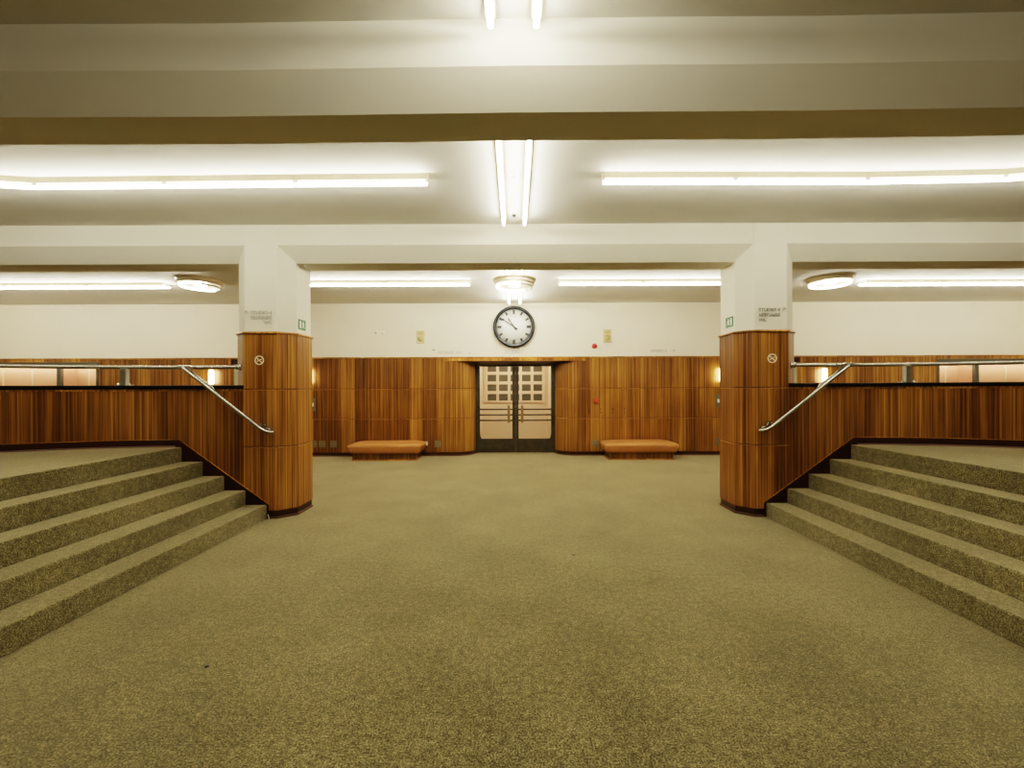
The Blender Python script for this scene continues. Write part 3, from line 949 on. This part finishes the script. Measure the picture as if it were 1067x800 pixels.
# ------------------------------------------------------------------ fluorescent battens
def batten(length, mat='tube', trim_start=0.0, off=0.0):
    """unit running along +x from the origin, fixed to the ceiling"""
    t = thing('fluorescent_light', 'x', 'ceiling light')
    bm = nb(); box(bm, trim_start, length - .002, -.025, .025, -.056, 0.0); build('housing', bm, 'batten', t)
    bm = nb(); tube(bm, [(.008, off, -.097), (length - .008, off, -.097)], .0155, 10); build('lamp_tube', bm, mat, t)
    for a in (0.0, length - .022):
        bm = nb()
        y0, y1 = min(off, 0) - .006, max(off, 0) + .006
        box(bm, a, a + .022, y0, y1, -.088, -.05); build('lamp_holder', bm, 'white', t)
    return t
LOC = Vector((0, 0, H))
protos = {}
def place_batten(length, mat, p, ang, label, group, trim=0.0, off=0.0):
    key = (length, mat, trim, off)
    if key not in protos:
        t = protos[key] = batten(length, mat, trim, off)
        t.location = (p[0], p[1], H); t.rotation_euler = (0, 0, ang); t['label'] = label; t['group'] = group
        return t
    return dup(protos[key], (p[0], p[1], H), ang, label, group)
# long rows in the bay in front of the columns
NTH = ['first', 'second', 'third', 'fourth', 'fifth']
for s, word, x0, y0, angs in ((-1, 'left', -0.78, 3.775, [0.010, 0.014, 0.012, -0.14, -0.22]), (1, 'right', 0.795, 3.765, [0.004, 0.008, -0.035, -0.20, -0.25])):
    x, y = x0, y0
    for k, a in enumerate(angs):
        L_ = 1.2
        d = (s * math.cos(a), math.sin(a))
        ang = math.atan2(d[1], d[0])
        place_batten(L_, 'tube', (x, y), ang, f'{NTH[k]} fluorescent batten from the centre, long {word} row before the columns', f'long {word} row of battens', 0.0, -.022 * s)
        x += d[0] * L_; y += d[1] * L_
for s, word, x0 in ((-1, 'left', -0.78), (1, 'right', 0.795)):
    for k in range(2):
        place_batten(1.2, 'tube_near', (x0 + s * 1.2 * k, -0.2), 0 if s > 0 else PI, f'{NTH[k]} fluorescent batten from the centre, {word} row above the viewer', f'near {word} row of battens', 0.0, -.022 * s)
# rows along the axis of the hall
for s, word in ((-1, 'left'), (1, 'right')):
    place_batten(1.5, 'tube', (s * .117, 0.63), PI / 2, f'{word} axial ceiling tube nearest the camera, ending at the top of the picture', 'axial tubes')
    place_batten(2.05, 'tube', (s * .117, 2.64), PI / 2, f'{word} of the two axial ceiling tubes between the two big beams', 'axial tubes')
    for k, y in enumerate((6.0, 7.52)):
        place_batten(1.5, 'tube2', (s * .117, y), PI / 2, f'{word} axial ceiling tube {("in front of", "behind")[k]} the round lamp above the clock', 'axial tubes')
# rows in front of the back wall
for s, word in ((-1, 'left'), (1, 'right')):
    for k in range(2):
        place_batten(1.5, 'tube2', (s * (0.79 + 1.5 * k), 7.42), 0 if s > 0 else PI, f'{NTH[k]} fluorescent batten {word} of the clock, over the {word} bench', f'rear {word} battens', 0.0, -.022 * s)
    for k in range(4):
        place_batten(1.5, 'tube2', (s * (6.22 + 1.5 * k), 7.53), 0 if s > 0 else PI, f'{NTH[k]} rear fluorescent batten outward from the {word} round lamp', f'outer {word} battens', 0.14 if k == 0 else 0.0, -.022 * s)

# round ceiling lamps
def round_lamp(x, y, lit, label, drop=0.0):
    t = thing('round_ceiling_lamp', label, 'ceiling light', (x, y, H - drop), 0, 'round ceiling lamps')
    bm = nb(); lathe(bm, [(.0, 0), (.365, 0), (.365, -.016), (.335, -.026), (.325, -.04), (.335, -.05), (.335, -.082), (.31, -.09), (.285, -.08), (.285, -.03), (0, -.03)], 48); build('housing', bm, 'lampbody', t)
    if drop:
        bm = nb(); tube(bm, [(0, 0, 0), (0, 0, drop)], .04, 14); build('stem', bm, 'lampbody', t)
    bm = nb()
    R_, r_ = .292, .019
    segs = 56
    def arc(bm, a0, a1):
        n = max(4, int(segs * abs(a1 - a0) / (2 * PI)))
        pts = [(R_ * math.cos(a0 + (a1 - a0) * k / n), R_ * math.sin(a0 + (a1 - a0) * k / n), -.118) for k in range(n + 1)]
        tube(bm, pts, r_, 8)
    arc(bm, lit[0], lit[1]); build('ring_tube', bm, 'ring', t)
    if lit[1] - lit[0] < 2 * PI - .1:
        bm = nb(); arc(bm, lit[1], lit[0] + 2 * PI); build('unlit_tube', bm, 'white', t)
    bm = nb(); lathe(bm, [(0, -.11), (.085, -.11), (.10, -.095), (.10, -.03)], 24); build('diffuser', bm, 'ring', t)
    for a in (0.7, 2.8, 4.9):
        bm = nb()
        box(bm, R_ * math.cos(a) - .012, R_ * math.cos(a) + .012, R_ * math.sin(a) - .012, R_ * math.sin(a) + .012, -.142, -.07)
        build('clip', bm, 'socket', t)
round_lamp(-5.58, 7.38, (1.3, 5.4), 'round ceiling lamp to the left of the left column, its ring partly unlit')
round_lamp(0.0, 7.0, (0.9, 5.0), 'round ceiling lamp above the clock, hanging below the axial tubes', 0.118)
round_lamp(5.60, 7.38, (0.02, 2 * PI - .05), 'round ceiling lamp to the right of the right column, its ring fully lit')

# small ceiling fittings
t = thing('smoke_detector', 'small round white smoke detector between the two axial ceiling tubes', 'smoke detector', (0, 3.76, H))
bm = nb(); lathe(bm, [(0, -.03), (.03, -.03), (.045, -.012), (.05, 0)], 24); build('body', bm, 'white', t)
bm = nb(); lathe(bm, [(0, -.036), (.014, -.036), (.018, -.029)], 14); build('cap', bm, 'socket', t)
bm = nb(); lathe(bm, [(0, H - .02), (.018, H - .02), (.022, H)], 16, (0, 4.66, 0))
tag(build('ceiling_sensor', bm, 'ink'), 'tiny dark ceiling sensor between the axial tubes, close to the column beam', 'sensor')
t = thing('ceiling_hook', 'tiny pale hook under the beam next to the left column', 'hook', (-2.575, 5.10, 3.054))
bm = nb(); tube(bm, roundpath([(0, 0, 0), (0, 0, -.02), (.012, 0, -.028), (.018, 0, -.016)], .01), .0055, 8); build('wire', bm, 'white', t)
bm = nb(); lathe(bm, [(0, -.003), (.012, -.003), (.013, 0)], 12); build('rose', bm, 'socket', t)
for k, (x, y, r, lab) in enumerate(((0.53, 3.80, .016, 'tiny dark speck on the carpet right of the middle'), (-1.70, 2.285, .013, 'tiny dark speck on the carpet in the left foreground'))):
    bm = nb(); lathe(bm, [(0, .004), (r * .6, .0035), (r, 0.0)], 9, (x, y, 0.0))
    tag(build('lint_speck', bm, 'black'), lab, 'lint')
bm = nb()
plate(bm, [(-2.893, 0.0), (-2.878, 0.0), (-2.893, .062), (-2.905, .060)], 4.868, 4.872)
tag(build('paper_strip', bm, 'exit_white'), 'tiny white paper strip standing against the foot of the left column', 'paper')

# ------------------------------------------------------------------ camera
cam = bpy.data.cameras.new('camera')
cam.sensor_width = 36.0
cam.lens = 433.0 / 1067 * 36
cam.shift_x = -3.0 / 1067
cam.shift_y = 5.0 / 1067
cam.clip_start = 0.05
co = bpy.data.objects.new('camera', cam)
COL.objects.link(co)
co.location = (0, 0, EYE)
co.rotation_euler = (PI / 2, 0, 0)
co.rotation_euler = (Matrix.Rotation(PI / 2, 4, 'X') @ Matrix.Rotation(math.radians(-0.218), 4, 'Z')).to_euler()
scene.camera = co

w = bpy.data.worlds.new('world'); scene.world = w
w.use_nodes = True
w.node_tree.nodes['Background'].inputs[0].default_value = (0.01, 0.01, 0.01, 1)
scene.view_settings.view_transform = 'Filmic'
scene.view_settings.look = 'High Contrast'
scene.view_settings.exposure = 0.66
scene.cycles.max_bounces = 10
scene.cycles.diffuse_bounces = 6
scene.cycles.caustics_reflective = False
scene.cycles.caustics_refractive = False
scene.cycles.sample_clamp_indirect = 6
